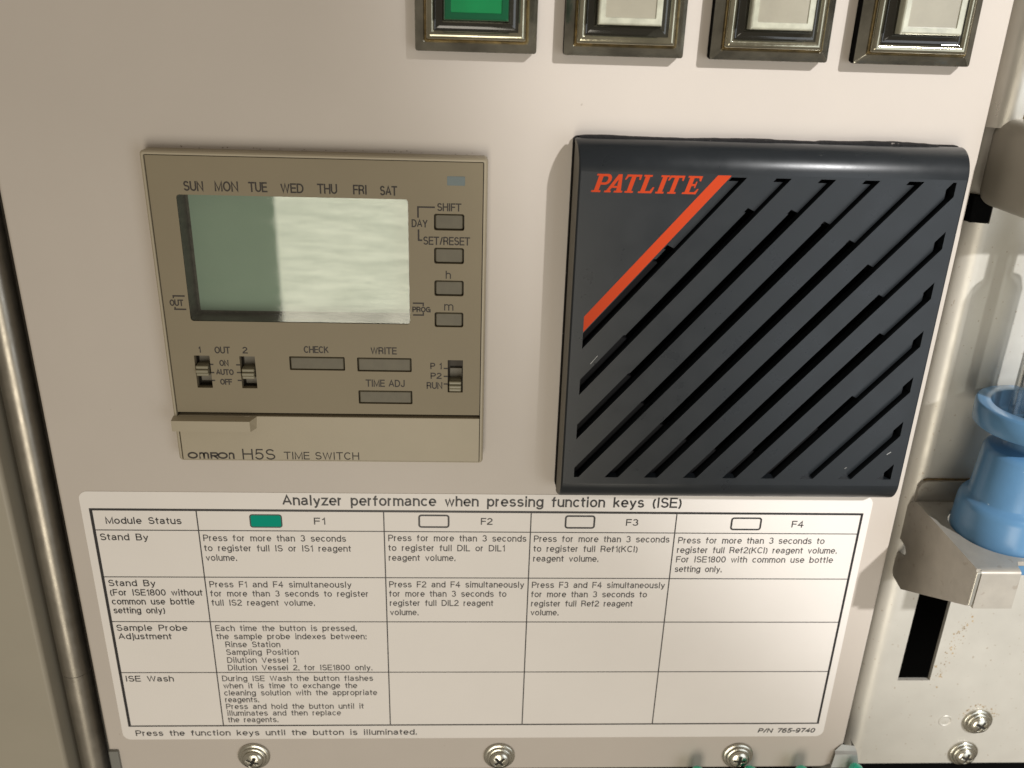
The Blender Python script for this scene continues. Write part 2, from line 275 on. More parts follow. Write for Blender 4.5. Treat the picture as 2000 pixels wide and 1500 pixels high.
def text_mb(t, x0, x1, yb, cap, z, sp=3.0, gap=2.3, slant=0.0, wd=0.25, mb=None):
    """wd = pen width in mm; the ink fills x0..x1 and stands on yb"""
    mb = mb or MB(); x = 0; out = []
    for ch in t:
        if ch == ' ': x += sp; continue
        out.append((x, GL[ch][1])); x += GL[ch][0]+gap
    total = x-gap; k = (x1-x0-wd)/max(total, 0.5); ky = (cap-wd)/10; q = 0
    if len(t) == 1 and GL[t][0] < 3: k = ky
    for x, strokes in out:
        for st in strokes:
            P = []
            for e in st:
                if len(e) == 2: P.append(e)
                else:
                    cx, cy, rx, ry, a0, a1 = e; n = max(3, int(abs(a1-a0)/20))
                    P += [(cx+rx*math.cos(math.radians(a0+(a1-a0)*i/n)), cy+ry*math.sin(math.radians(a0+(a1-a0)*i/n))) for i in range(n+1)]
            Q = []
            for px_, py_ in P:
                u, v = x0+wd/2+(x+px_)*k, yb+wd/2+py_*ky
                u += slant*(v-yb)
                if not Q or (Vector(Q[-1])-Vector((u,v))).length > 1e-4: Q.append((u, v))
            cl = len(Q) > 6 and (Vector(Q[0])-Vector(Q[-1])).length < 1e-3
            if cl: Q.pop()
            else:                                     # square ends: run the pen half a width past free ends of straight strokes
                for a_, b_ in ((0, 1), (-1, -2)):
                    d_ = Vector(Q[a_])-Vector(Q[b_])
                    if d_.length > 1e-6 and (abs(d_.x) < 1e-4 or abs(d_.y) < 1e-4): e_ = Vector(Q[a_])+d_.normalized()*wd/2; Q[a_] = (e_.x, e_.y)
            stroke(mb, Q, wd, z+0.0015*(q % 4), cl); q += 1
    return mb

# ================================================================ THE SETTING
m = MB(); m.prism(rect(-31,-173.7,178.2,62), [rect(2,-70,70,-2), rect(94,-74,169,1)], Z, -1.6, 0)
def fold(x, sgn, y0, y1):   # the panel's edge folds back
    R = 0.8; rows = []
    for i in range(7):
        a = math.pi/2*i/6; rows.append([(x+sgn*(R*math.sin(a)), y, -R+R*math.cos(a)) for y in (y0,y1)])
    rows.append([(x+sgn*R, y, -9) for y in (y0,y1)])
    return rows
m.sheet(fold(178.2, 1, -173.7, 62)); m.sheet(fold(-31, -1, -173.7, 62))
m.sheet([[(x,-173.7,0),(x,-174.3,-0.3)] for x in (-31,178.2)]); m.sheet([[(x,-174.3,-0.3),(x,-174.5,-6)] for x in (-31,178.2)])
panel = m.build('front_panel', CREAM, fix=True); tag(panel, kind='structure', label='cream painted metal front panel of the machine')
m = MB().box(-36,-260,-60,300,80,-58); m.box(-400,-262,-60,600,-260,10)
o = m.build('machine_interior', BLK); tag(o, kind='structure', label='dark interior behind the gaps of the machine')

# stainless back plate to the right: flat sheet with a rolled left edge, a long slot, two holes
hole = rect(195.2,-149.1,204.9,-96); h2 = rrect(184.6,-13.9,189.6,-7.5,1.2)
m = MB()
m.prism([(189.6,-181.4),(330,-181.4),(330,62),(189.6,62)], [hole], Z, -9.2, -8)
def rolled(y0, y1):
    rows = [[(189.6,y,-8) for y in (y0,y1)]]
    for i in range(1,13):
        a = math.pi/2*i/12; rows.append([(189.6-5.2*math.sin(a), y, -13.2+5.2*math.cos(a)) for y in (y0,y1)])
    rows.append([(184.4, y, -40) for y in (y0,y1)]); return rows
m.sheet(rolled(-176,-13.9)); m.sheet(rolled(-7.6,62)); m.sheet([[(189.6,-181.4,-8),(189.6,-176,-8)],[(187.9,-180,-8.3),(187.9,-176,-8.3)]])
plate = m.build('steel_back_plate', STEEL, fix=True); tag(plate, kind='structure', label='stainless steel back plate beside the cream panel')
# brown strip paints the panel side's reflection along the plate's rolled edge
m = MB()
for (y0,y1) in ((-13,7),(-92,-82)):
    rows = []
    for i in range(9):
        y = y0+(y1-y0)*i/8; wv = random.uniform(-0.15,0.15); rows.append([(182.2+wv,y,-12),(183.3+wv,y,-11.2)])
    m.sheet(rows)
o = m.build('panel_reflection_strip', RUST_REFL, plate, fix=True)
# reddish brown crust creeping from the slot's corner and round the upper screw
m = MB()
for i in range(150):
    if i < 95:
        t_ = random.random(); cx, cy = 206.5+random.gauss(0,1.0)+t_*5, -150.5+t_*24+random.gauss(0,1.3)
    else:
        a = random.uniform(.3, 3.0); rr = random.gauss(5.6,.45); cx, cy = 222.9+rr*math.cos(a), -164.6+rr*math.sin(a)
    r = abs(random.gauss(0,.13))+.05; n_ = 7
    m.add([(cx+r*random.uniform(.6,1.3)*math.cos(2*math.pi*q/n_), cy+r*random.uniform(.6,1.3)*math.sin(2*math.pi*q/n_), -7.97) for q in range(n_)], [list(range(n_))])
o = m.build('rust_specks', STAIN, plate); o['kind'] = 'stuff'
# round blank plug pressed into the plate
m = MB().lathe([(2.05,-7.99),(1.9,-7.8),(1.72,-7.75),(1.68,-7.97),(1.3,-7.9),(0.0,-7.88)], lambda u,v,h:(213.0+u,-164.5+v,h), 32, mi=0)
m.build('round_plug', STEEL, plate, fix=True)
# left neighbour: a door with a rounded edge, and the rolled steel edge between them
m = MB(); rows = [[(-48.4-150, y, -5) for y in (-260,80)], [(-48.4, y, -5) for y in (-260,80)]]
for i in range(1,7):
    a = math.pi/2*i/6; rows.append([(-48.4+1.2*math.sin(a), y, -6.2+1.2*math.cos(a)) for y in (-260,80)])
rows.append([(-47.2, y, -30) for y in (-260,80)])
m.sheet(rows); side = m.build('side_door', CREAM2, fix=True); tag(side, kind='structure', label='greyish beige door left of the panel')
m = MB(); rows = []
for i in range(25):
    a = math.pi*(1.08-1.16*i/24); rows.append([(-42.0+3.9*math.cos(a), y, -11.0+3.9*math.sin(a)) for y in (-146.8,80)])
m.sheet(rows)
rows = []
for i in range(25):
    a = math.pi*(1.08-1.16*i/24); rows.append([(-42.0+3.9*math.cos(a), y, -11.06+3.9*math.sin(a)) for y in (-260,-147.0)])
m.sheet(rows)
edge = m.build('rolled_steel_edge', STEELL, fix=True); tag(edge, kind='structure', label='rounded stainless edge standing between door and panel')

# ================================================================ TIME SWITCH
sw = Thing('time_switch', (36,-36,0), 'square beige time switch with blank green display, left of the black speaker', 'time switch')
m = MB()
# bezel: a rounded-edge frame round the recessed face
def ring_loft(loops):
    rows = [[(*p, z) for p in l]+[(*l[0], z)] for l, z in loops]; return rows
B = []
for off, z in ((0.0,0.0),(0.0,3.3),(0.12,3.75),(0.42,4.0)): B.append((rrect(0+off,-72+off,72-off,0-off,max(0.3,0.9-off)), z))
for z, off in ((4.0,0.80),(3.1,0.86)): B.append((rrect(off,-71.7+0.1,72-off,-off,0.3), z))
m.sheet(ring_loft(B), smooth=False)
sw.part(m, 'bezel', SWBEZ, fix=True)
m = MB()
wins = dict(lcd=(6.5,-37.03,55.11,-9.0,0.7), slotL=(6.24,-53.18,9.72,-45.25,0.12), slotR=(16.38,-53.18,19.84,-45.3,0.12), slotP=(63.55,-53.57,67.06,-45.52,0.12),
 check=(27.55,-48.5,40.1,-45.14,0.25), write=(42.9,-48.62,55.3,-45.19,0.25), tadj=(42.9,-56.72,55.36,-53.34,0.25),
 shift=(60.58,-15.52,67.12,-11.91,0.45), setr=(60.58,-22.89,67.1,-19.32,0.45), hh=(60.6,-30.26,67.09,-26.66,0.45), mm=(60.6,-37.56,67.07,-34.05,0.45))
m.prism(rect(1.0,-59.35,71.0,-1.0), [rrect(a,b,c,d,r,4) for a,b,c,d,r in wins.values()], Z, 2.4, 3.7)
face = sw.part(m, 'face_plate', SWFACE)
# display: walls, glass, lcd
a,b,c,d,r = wins['lcd']; m = MB()
m.sheet(ring_loft([(rrect(a+.02,b+.02,c-.02,d-.02,r),3.6),(rrect(a+.3,b+.3,c-.3,d-.3,r),-1.2)]), smooth=False)
m.sheet(ring_loft([(rrect(a+.3,b+.3,c-.3,d-.3,.5),-1.2),(rrect(a+.9,b+1.0,c-.5,d-.5,.3),-1.15)]), smooth=False)
disp = sw.part(m, 'display', LCDRIM, fix=True)
m = MB().prism(rect(a+.9,b+1.0,c-.5,d-.5), [], Z, -2, -1.16); sw.part(m, 'lcd_screen', LCD, disp)
m = MB().add([(x,y,3.45) for x,y in rrect(a+.02,b+.02,c-.02,d-.02,r)], [list(range(24))]); sw.part(m, 'display_window', WINDOW, disp)
m = MB().prism(rrect(63.4,-5.84,67.2,-3.91,0.2,3), [], Z, 3.70, 3.74); sw.part(m, 'indicator_window', SWIND)
for k, hgt in (('check',3.55),('write',3.55),('tadj',3.55),('shift',3.15),('setr',3.3),('hh',3.3),('mm',3.45)):
    a,b,c,d,r = wins[k]; g = 0.14
    m = MB(); m.sheet(ring_loft([(rrect(a+g+0.1,b+g+.05,c-g-.12,d-g-.12,r),2.0),(rrect(a+g+0.1,b+g+.05,c-g-.12,d-g-.12,r),hgt-.22),(rrect(a+g+.32,b+g+.25,c-g-.32,d-g-.32,r*.6),hgt)]), smooth=False)
    P = rrect(a+g+.32,b+g+.25,c-g-.32,d-g-.32,r*.6); m.add([(*p,hgt) for p in P],[list(range(len(P)))])
    bt = sw.part(m, 'push_button', SWBTN, fix=True)
    m = MB(); P = rect(a-.05,b-.05,c+.05,d+.05); m.prism(P, [], Z, 1.2, 2.0); sw.part(m, 'button_well', SWDARK, bt)
for k, ky, lean in (('slotL',-48.85,-0.1),('slotR',-49.45,0.05),('slotP',-51.9,0.0)):
    a,b,c,d,r = wins[k]; m = MB()
    m.prism(rect(a-.02,b-.02,c+.02,d+.02), [rect(a+.05,b+.05,c-.05,d-.05)], Z, 0.8, 2.4, 1)
    m.box(a-.02,b-.02,0.2,c+.02,d+.02,0.8,1)
    m.box(a+.45,ky-3.4,0.8,c-.25,ky+3.6,1.5,0,0.1)
    s1 = sw.part(m, 'slide_switch', [SLOTB, SWDARK])
    m = MB(); m.box(a+.3+lean,ky-1.35,1.4,c-.35+lean,ky+1.35,3.2,0,0.2); 
    for q in (-1,0,1): m.box(a+.3+lean,ky-.42+q*.85,3.0,c-.35+lean,ky+.42+q*.85,4.6-abs(q)*.35,0,0.26,3)
    sw.part(m, 'slider_knob', KNOB, s1)
# front cover door below, with its thumb tab
m = MB().box(1.0,-71.85,0.5,71.05,-60.15,3.95,0,0.12); m.box(1.0,-60.2,0.3,71.0,-59.3,2.2,1); door = sw.part(m, 'front_cover', [SWBEZ, SWDARK])
m = MB(); m.add([(0.0,-63.2,3.9),(18.9,-63.2,3.9),(17.9,-63.3,6.0),(0.0,-63.3,6.0),(0.0,-60.2,3.9),(19.2,-60.2,3.9),(17.9,-60.65,6.0),(0.0,-60.65,6.0)],
 [(0,1,2,3),(4,7,6,5),(1,5,6,2),(0,3,7,4),(3,2,6,7),(0,4,5,1)]); sw.part(m, 'thumb_tab', SWBEZ, door, fix=True)
m = MB(); m.add([(16.3,-60.15,3.97),(17.6,-60.1,3.97),(17.2,-60.75,4.4)],[(0,1,2)]); sw.part(m, 'chipped_flake', SWBEZ, door)
for t,x0,x1,yb,cap in [('SUN', 8.24, 12.38, -8.21, 2.07),('MON', 14.71, 19.61, -8.16, 2.13),('TUE', 21.73, 25.62, -8.14, 2.1),('WED', 28.39, 33.23, -8.18, 2.04),('THU', 36.06, 40.25, -8.18, 2.1),('FRI', 43.56, 46.49, -8.18, 2.04),('SAT', 49.19, 52.86, -8.26, 2.04),('SHIFT', 61.26, 66.45, -11.32, 1.72),('DAY', 55.79, 59.25, -14.92, 1.73),('SET/RESET', 58.22, 68.39, -18.71, 1.83),('h', 63.1, 64.26, -26.26, 1.92),('m', 62.76, 64.82, -33.61, 1.51),('PROG', 55.66, 59.73, -34.11, 1.3),('OUT', 2.34, 5.35, -33.59, 1.49),('1', 7.36, 8.04, -44.54, 1.48),('OUT', 10.99, 14.47, -44.68, 1.66),('2', 17.22, 18.37, -44.6, 1.6),('ON', 11.76, 13.84, -47.74, 1.5),('AUTO', 10.78, 14.79, -49.94, 1.44),('OFF', 11.49, 14.21, -52.35, 1.45),('CHECK', 30.98, 36.61, -44.26, 1.68),('WRITE', 46.05, 51.97, -44.32, 1.73),('TIME ADJ', 44.66, 53.64, -52.39, 1.8),('P 1', 59.57, 62.22, -47.79, 1.56),('P2', 59.62, 62.16, -50.22, 1.54),('RUN', 58.69, 62.33, -52.74, 1.7),('omron', 2.1, 13.04, -71.4, 1.78),('H5S', 14.95, 22.65, -71.51, 2.82),('TIME SWITCH', 24.7, 42.48, -71.36, 2.01),]:
    if t == 'omron': continue
    bd = {True:.32}.get(t in ('SUN','MON','TUE','WED','THU','FRI','SAT'), .27)
    sm = t in ('h','m'); zz = 3.98 if yb < -60 else 3.73
    bd = {'H5S':.34,'TIME SWITCH':.25,'m':.24,'h':.24}.get(t, bd)
    if t == 'm': cap = cap/0.76
    if t == 'h': cap = cap*0.95
    sw.part(text_mb(t,x0,x1,yb,cap,zz,5.5,2.6,0,bd), 'lettering', INK)
# the maker's wordmark: o m R o n in round strokes of even weight
m = MB(); X = 2.1; yb = -71.4; H = 1.75; wd = 0.42; zz = 3.98
def arc(cx,cy,rx,ry,a0,a1,n=14): return [(cx+rx*math.cos(math.radians(a0+(a1-a0)*i/n)), cy+ry*math.sin(math.radians(a0+(a1-a0)*i/n))) for i in range(n+1)]
def wo(x): stroke(m, arc(x+1.2,yb+H/2,1.0,H/2-wd/2+.02,0,360,28)[:-1], wd, zz, True)
wo(2.1)
def wm(x, humps, wdt):
    st = wdt/humps; r = st/2
    stroke(m, [(x+wd/2,yb),(x+wd/2,yb+H-r*.7)]+arc(x+wd/2+r,yb+H-wd/2-.45,r,.45,170,10,10)+[(x+wd/2+st,yb)], wd, zz)
    if humps == 2: stroke(m, [(x+wd/2+st,yb+.6)]+arc(x+wd/2+st+r,yb+H-wd/2-.45,r,.45,170,10,10)+[(x+wd/2+2*st,yb)], wd, zz)
wm(4.75,2,1.95)
stroke(m, [(7.6,yb),(7.6,yb+H-wd/2),(8.7,yb+H-wd/2)]+arc(8.7,yb+H-wd/2-.37,.42,.37,90,-90,10)+[(7.7,yb+H-wd/2-.74)], wd, zz); stroke(m, [(8.35,yb+.72),(9.2,yb)], wd, zz)
wo(9.1); wm(11.65,1,1.0)
sw.part(m, 'maker_wordmark', INK)
for x0,y0,x1,y1,wdt in [(9.72, -47.37, 10.4, -47.37, 0.32), (9.72, -49.38, 10.4, -49.38, 0.32), (9.72, -51.32, 10.4, -51.32, 0.32), (15.5, -47.4, 16.38, -47.4, 0.32), (15.5, -49.29, 16.38, -49.29, 0.32), (15.5, -51.24, 16.38, -51.24, 0.32), (62.64, -47.58, 63.55, -47.58, 0.32), (62.64, -49.55, 63.55, -49.55, 0.32), (62.64, -51.47, 63.55, -51.47, 0.32), (57.19, -12.85, 57.19, -10.36, 0.36), (57.36, -10.54, 60.8, -10.54, 0.34), (57.25, -15.37, 57.25, -17.9, 0.36), (57.43, -17.74, 58.05, -17.74, 0.36), (55.79, -32.01, 58.26, -32.01, 0.34), (55.79, -34.77, 58.26, -34.77, 0.34), (58.1, -32.18, 58.1, -32.7, 0.3), (58.1, -34.15, 58.1, -34.6, 0.3), (3.17, -31.27, 5.8, -31.27, 0.34), (3.17, -34.34, 5.82, -34.34, 0.34), (3.3, -31.44, 3.3, -31.8, 0.3), (3.4, -33.8, 3.4, -34.17, 0.3)]: m = MB(); bar(m,x0,y0,x1,y1,wdt,3.73); sw.part(m, 'printed_mark', INK)
# specks of dust caught over the switch
m = MB()
for i in range(26):
    x = random.uniform(2,70); s_ = random.uniform(.05,.14); y = random.uniform(0.05,0.5)
    m.box(x,y,0.02,x+s_*1.6,y+s_,0.1)
tag(m.build('dust', RUST_REFL), 'specks of brown dust on the panel along the time switch top edge', 'dust', kind='stuff')

# ================================================================ BLACK SPEAKER
sp = Thing('buzzer_speaker', (132,-38,0), 'square charcoal speaker with diagonal slots and an orange stripe', 'speaker')
XL,XR,YT,YB,ZF,RT,RB = 90.75,172.7,4.6,-80.0,9.0,6.0,5.5
prof = []
for i in range(13):
    a = math.pi/2*i/12; prof.append((YT-RT+RT*math.cos(a), ZF-RT+RT*math.sin(a)))
prof = [(YT,3.0)]+prof
pb = [(YB+RB-RB*math.sin(math.pi/2*i/12), ZF-RB+RB*math.cos(math.pi/2*i/12)) for i in range(13)]+[(YB,3.0)]
def crow(y,z,ny,nz):
    t = 0.55*(ZF-z)/6; c_ = 0.3
    return [(XL-t-.1,y-ny*c_,z-nz*c_),(XL-t+c_*.3,y-ny*.09,z-nz*.09),(XL-t+c_,y,z),(XR+t-c_,y,z),(XR+t-c_*.3,y-ny*.09,z-nz*.09),(XR+t+.1,y-ny*c_,z-nz*c_)]
def nrm(P,i):
    a = P[max(0,i-1)]; b = P[min(len(P)-1,i+1)]; d = Vector((b[0]-a[0], b[1]-a[1])).normalized(); return (-d.y, d.x)
m = MB()
def strip(P, flip):
    rows = []
    for i,(y,z) in enumerate(P):
        ny,nz = nrm(P,i)
        if flip: ny,nz = -ny,-nz
        if i == 0 and not flip: ny,nz = 1,0
        rows.append(crow(y,z,ny,nz))
    return rows
top = strip(prof, True); 
fixrow = lambda rows: rows
def N_top(i): a = math.pi/2*max(0,(i-1))/12; return (math.cos(a), math.sin(a))
def N_bot(i): a = math.pi/2*min(i,12)/12; return (-math.sin(a), math.cos(a))
top = [crow(y,z,*N_top(i)) for i,(y,z) in enumerate(prof)]
bot = [crow(y,z,*N_bot(i)) for i,(y,z) in enumerate(pb)]
m.sheet(top+bot[:1][:0]); m.sheet(bot)
# flat band: chamfered edges left and right
m.sheet([top[-1][:3], bot[0][:3]]); m.sheet([top[-1][3:], bot[0][3:]])
t0,t1 = YT-RT, YB+RB
GX0,GX1,GY0,GY1 = 93.6,170.3,-72.75,-1.9
hole = [(GX0,-36.6),(GX0,GY0),(GX1,GY0),(GX1,GY1),(122.5,GY1)]
m.prism([(XL+.3,t1),(XR-.3,t1),(XR-.3,t0),(XL+.3,t0)], [hole], Z, 6.6, ZF)
# sides (drafted) and back rim
sd = []
def sidewall(k):
    rows = [[r_[k], None] for r_ in top+bot]; xs = -1 if k == 0 else 1
    return [[r_[k], (XL-.62 if k == 0 else XR+.62, min(max(r_[k][1],YB+.1),YT-.1), 3.0)] for r_ in top+bot]
m.sheet(sidewall(0), 1, False); m.sheet(sidewall(5), 1, False)
cover = sp.part(m, 'cover', [CHAR, SIDEC], fix=True)
K = 1.195
def clip(poly, f):
    out = []
    for i in range(len(poly)):
        a, b = poly[i], poly[(i+1)%len(poly)]; fa, fb = f(a), f(b)
        if fa >= 0: out.append(a)
        if (fa >= 0) != (fb >= 0):
            t = fa/(fa-fb); out.append((a[0]+(b[0]-a[0])*t, a[1]+(b[1]-a[1])*t))
    return out
cc = lambda p: p[0]-(p[1]-GY1)/K                # where a slanted line through p meets the top of the window
for k in range(11):
    lo = 125.75+9.41*k; hi = 125.75+9.41*(k+1)-3.2
    P = rect(GX0,GY0,GX1,GY1); P = clip(P, lambda p: cc(p)-lo); P = clip(P, lambda p: hi-cc(p))
    if len(P) < 3: continue
    m = MB().prism(P, [], Z, 6.6, ZF); sp.part(m, 'slat', CHAR)
# inside: black floor, raised rim round the loudspeaker, the deck outside it
circ = [(132+28.6*math.cos(2*math.pi*i/64), -37.5+28.6*math.sin(2*math.pi*i/64)) for i in range(64)]
m = MB().prism(rect(91.5,-78,172.2,3), [circ], Z, 3.2, 4.6); sp.part(m, 'inner_deck', RIBM)
for k in range(12):                                # a rib stands behind every slot and is cut back round the loudspeaker
    lo = 125.75+9.41*k
    def rib(c0, c1, lim, mt, zt_):
        P = rect(GX0-.1,GY0-.3,GX1-1.15,GY1-1.0); P = clip(P, lambda p: cc(p)-c0); P = clip(P, lambda p: c1-cc(p))
        for f_ in lim: P = clip(P, f_) if len(P) > 2 else P
        if len(P) > 2: m = MB().prism(P, [], Z, 5.0, zt_); sp.part(m, 'rib', mt)
    cm = lo-1.9; ys = []
    for i in range(0, 7200, 4):
        y = GY0+(GY1-GY0)*i/7200; x = cm+(y-GY1)/K
        if math.hypot(x-132, y+37.5) < 29.2: ys.append(y)
    if ys:
        ya, yb_ = ys[0], ys[-1]
        rib(lo-3.9, lo-.6, [lambda p: ya-p[1]-.3*(p[0]-(cm+(ya-GY1)/K))], RIBM, 6.6)
        rib(lo-3.9, lo-.45, [lambda p: p[1]-yb_+.5*(p[0]-(cm+(yb_-GY1)/K))], CHAR, 7.5)
        rib(lo-3.9, lo-1.75, [lambda p: p[1]-ya-.6, lambda p: yb_-.9-p[1]], CHAR, 6.9)
    else: rib(lo-3.9, lo-.45, [], CHAR if k > 3 else RIBM, 7.5)
m = MB().box(90.5,-79.0,-12,172.6,3.9,3.0); sp.part(m, 'housing', BLK)
m = MB(); m.prism(rrect(89.95,-79.6,173.6,4.7,1.0), [rrect(91,-78.6,172.5,3.6,1.0)], Z, 0.02, 1.2)
m.prism([(91.2,3.8)]+[(168.5,3.8)]+[(168.0-i*1.2, 4.85+.12*math.sin(i*.23)+random.uniform(-.04,.07)+(.30 if i < 22 else .12)*min(1,i/8)) for i in range(64)]+[(91.2,4.9)], [], Z, 1.2, 2.9)
m.prism(rrect(90.05,-79.6,173.5,4.35,1.0), [rrect(91,-78.6,172.5,3.6,1.0)], Z, 1.2, 3.1,1); sp.part(m, 'gasket', [GASK, BLK])
m = MB().prism([(93.6,-32.75),(93.6,-36.35),(122.45,-1.55),(119.6,-1.55)], [], Z, 9.0, 9.03); sp.part(m, 'orange_stripe', ORNG)
# scratches
for q in ((95.7,-43.9,97.2,-41.9,.08),(168.0,-66.0,168.9,-65.3,.14),(158.5,-69.9,158.9,-69.5,.1)): m = MB(); bar(m,*q,9.02); sp.part(m, 'scratch', CLIPM)
# slab-serif italic name
m = MB(); H = 3.75; zz = 9.035; x0 = 93.35; yb = -5.55; SL = 0.30
def L(pts, ox):
    P = [(x0+ox+px_+SL*py_, yb+py_) for px_,py_ in pts]; return P
def glyph(ox, outer, holes=()): m.prism(L(outer,ox), [L(h,ox) for h in holes], Z, 9.0, zz)
s = 0.36
def stem(ox, c, wd=.95, sw_=1.75, top=True, bot=True):
    h0 = s if bot else 0; h1 = H-s if top else H; P = []
    P += [(c-sw_/2,0),(c+sw_/2,0),(c+sw_/2,s),(c+wd/2,s)] if bot else [(c-wd/2,0),(c+wd/2,0)]
    P += [(c+wd/2,H-s),(c+sw_/2,H-s),(c+sw_/2,H),(c-sw_/2,H),(c-sw_/2,H-s),(c-wd/2,H-s)] if top else [(c+wd/2,H),(c-wd/2,H)]
    if bot: P += [(c-wd/2,s),(c-sw_/2,s)]
    glyph(ox, P)
# P
bowl = [(2.35+1.0*math.cos(math.radians(a)), 2.65+1.1*math.sin(math.radians(a))) for a in range(90,-91,-20)]
inn = [(2.2+.42*math.cos(math.radians(a)), 2.65+.62*math.sin(math.radians(a))) for a in range(90,-91,-20)]
glyph(0, [(0,0),(1.9,0),(1.9,s),(1.45,s),(1.45,1.55)]+bowl[::-1]+[(0.05,H),(0.05,H-s),(.5,H-s),(.5,s),(0,s)], [[(1.45,2.03)]+inn[::-1]+[(1.45,3.27)]])
# A
glyph(2.7, [(0,0),(1.35,0),(1.35,s),(1.0,s),(1.33,.95),(2.35,.95),(2.4,s),(2.0,s),(2.0,0),(3.75,0),(3.75,s),(3.4,s),(2.55,H),(1.75,H),(.35,s),(0,s)], [[(1.55,1.35),(2.3,1.35),(2.13,2.75)]])
# T L I T E
def T(ox): glyph(ox, [(1.0,0),(2.75,0),(2.75,s),(2.3,s),(2.3,H-.42),(3.0,H-.42),(3.1,H-1.05),(3.42,H-1.05),(3.42,H),(.35,H),(.15,H-1.05),(.45,H-1.05),(.75,H-.42),(1.4,H-.42),(1.4,s),(1.0,s)])
T(5.95)
glyph(9.75, [(0,0),(2.85,0),(3.05,1.25),(2.72,1.25),(2.35,.45),(1.35,.45),(1.35,H-s),(1.8,H-s),(1.8,H),(0.05,H),(.05,H-s),(.42,H-s),(.42,s),(0,s)])
stem(13.3, .95); T(14.9)
glyph(19.0, [(0,0),(2.9,0),(3.15,1.1),(2.85,1.1),(2.45,.42),(1.4,.42),(1.4,1.7),(2.0,1.7),(2.05,1.3),(2.3,1.3),(2.3,2.6),(2.05,2.6),(2.0,2.1),(1.4,2.1),(1.4,H-.42),(2.4,H-.42),(2.7,H-1.05),(2.98,H-1.05),(3.0,H),(0.05,H),(.05,H-s),(.45,H-s),(.45,s),(0,s)])
sp.part(m, 'maker_name', ORNG)

# ================================================================ PRINTED TABLE LABEL
lb = Thing('instruction_label', (72,-122,0), 'white printed table label about function keys below the time switch', 'label')
m = MB().prism(rrect(-27.0,-162.3,172.0,-82.75,2.2,6), [], Z, 0.0, 0.12); lb.part(m, 'label_film', PAPER)
zt = 0.15
RX = (-24.6644,1.043,47.4149,84.5591,121.7594,169.8039); RY = (-87.8135,-93.7522,-107.7741,-121.8105,-138.6759,-157.4)
for i,x in enumerate(RX):
    wd_ = .75 if i == 0 else (.62 if i == 5 else .30); m = MB(); bar(m,x,RY[0]+(.3 if i in (0,5) else 0),x,RY[-1]-(.2 if i in (0,5) else 0),wd_,zt); lb.part(m,'table_line',INKB)
for i,y in enumerate(RY):
    wd_ = .62 if i == 0 else (.42 if i == 5 else .25); m = MB(); bar(m,RX[0],y,RX[-1],y,wd_,zt+.004); lb.part(m,'table_line',INKB)
for i,(a,b,c,d) in enumerate(((13.95,-92.82,22.04,-88.94),(56.06,-92.6,63.94,-88.72),(93.2,-92.6,100.98,-88.66),(135.95,-92.8,144.0,-88.96))):
    wk = .30 if i == 0 else .46
    m = MB(); P = rrect(a+wk/2,b+wk/2,c-wk/2,d-wk/2,.6,5); stroke(m, P, wk, zt+.008, True)
    if i == 0: m.add([(p[0],p[1],zt+.003) for p in P], [list(range(len(P)))], 1)
    lb.part(m, 'key_symbol', [INKB, KEYG], label='filled teal key symbol' if i == 0 else None)
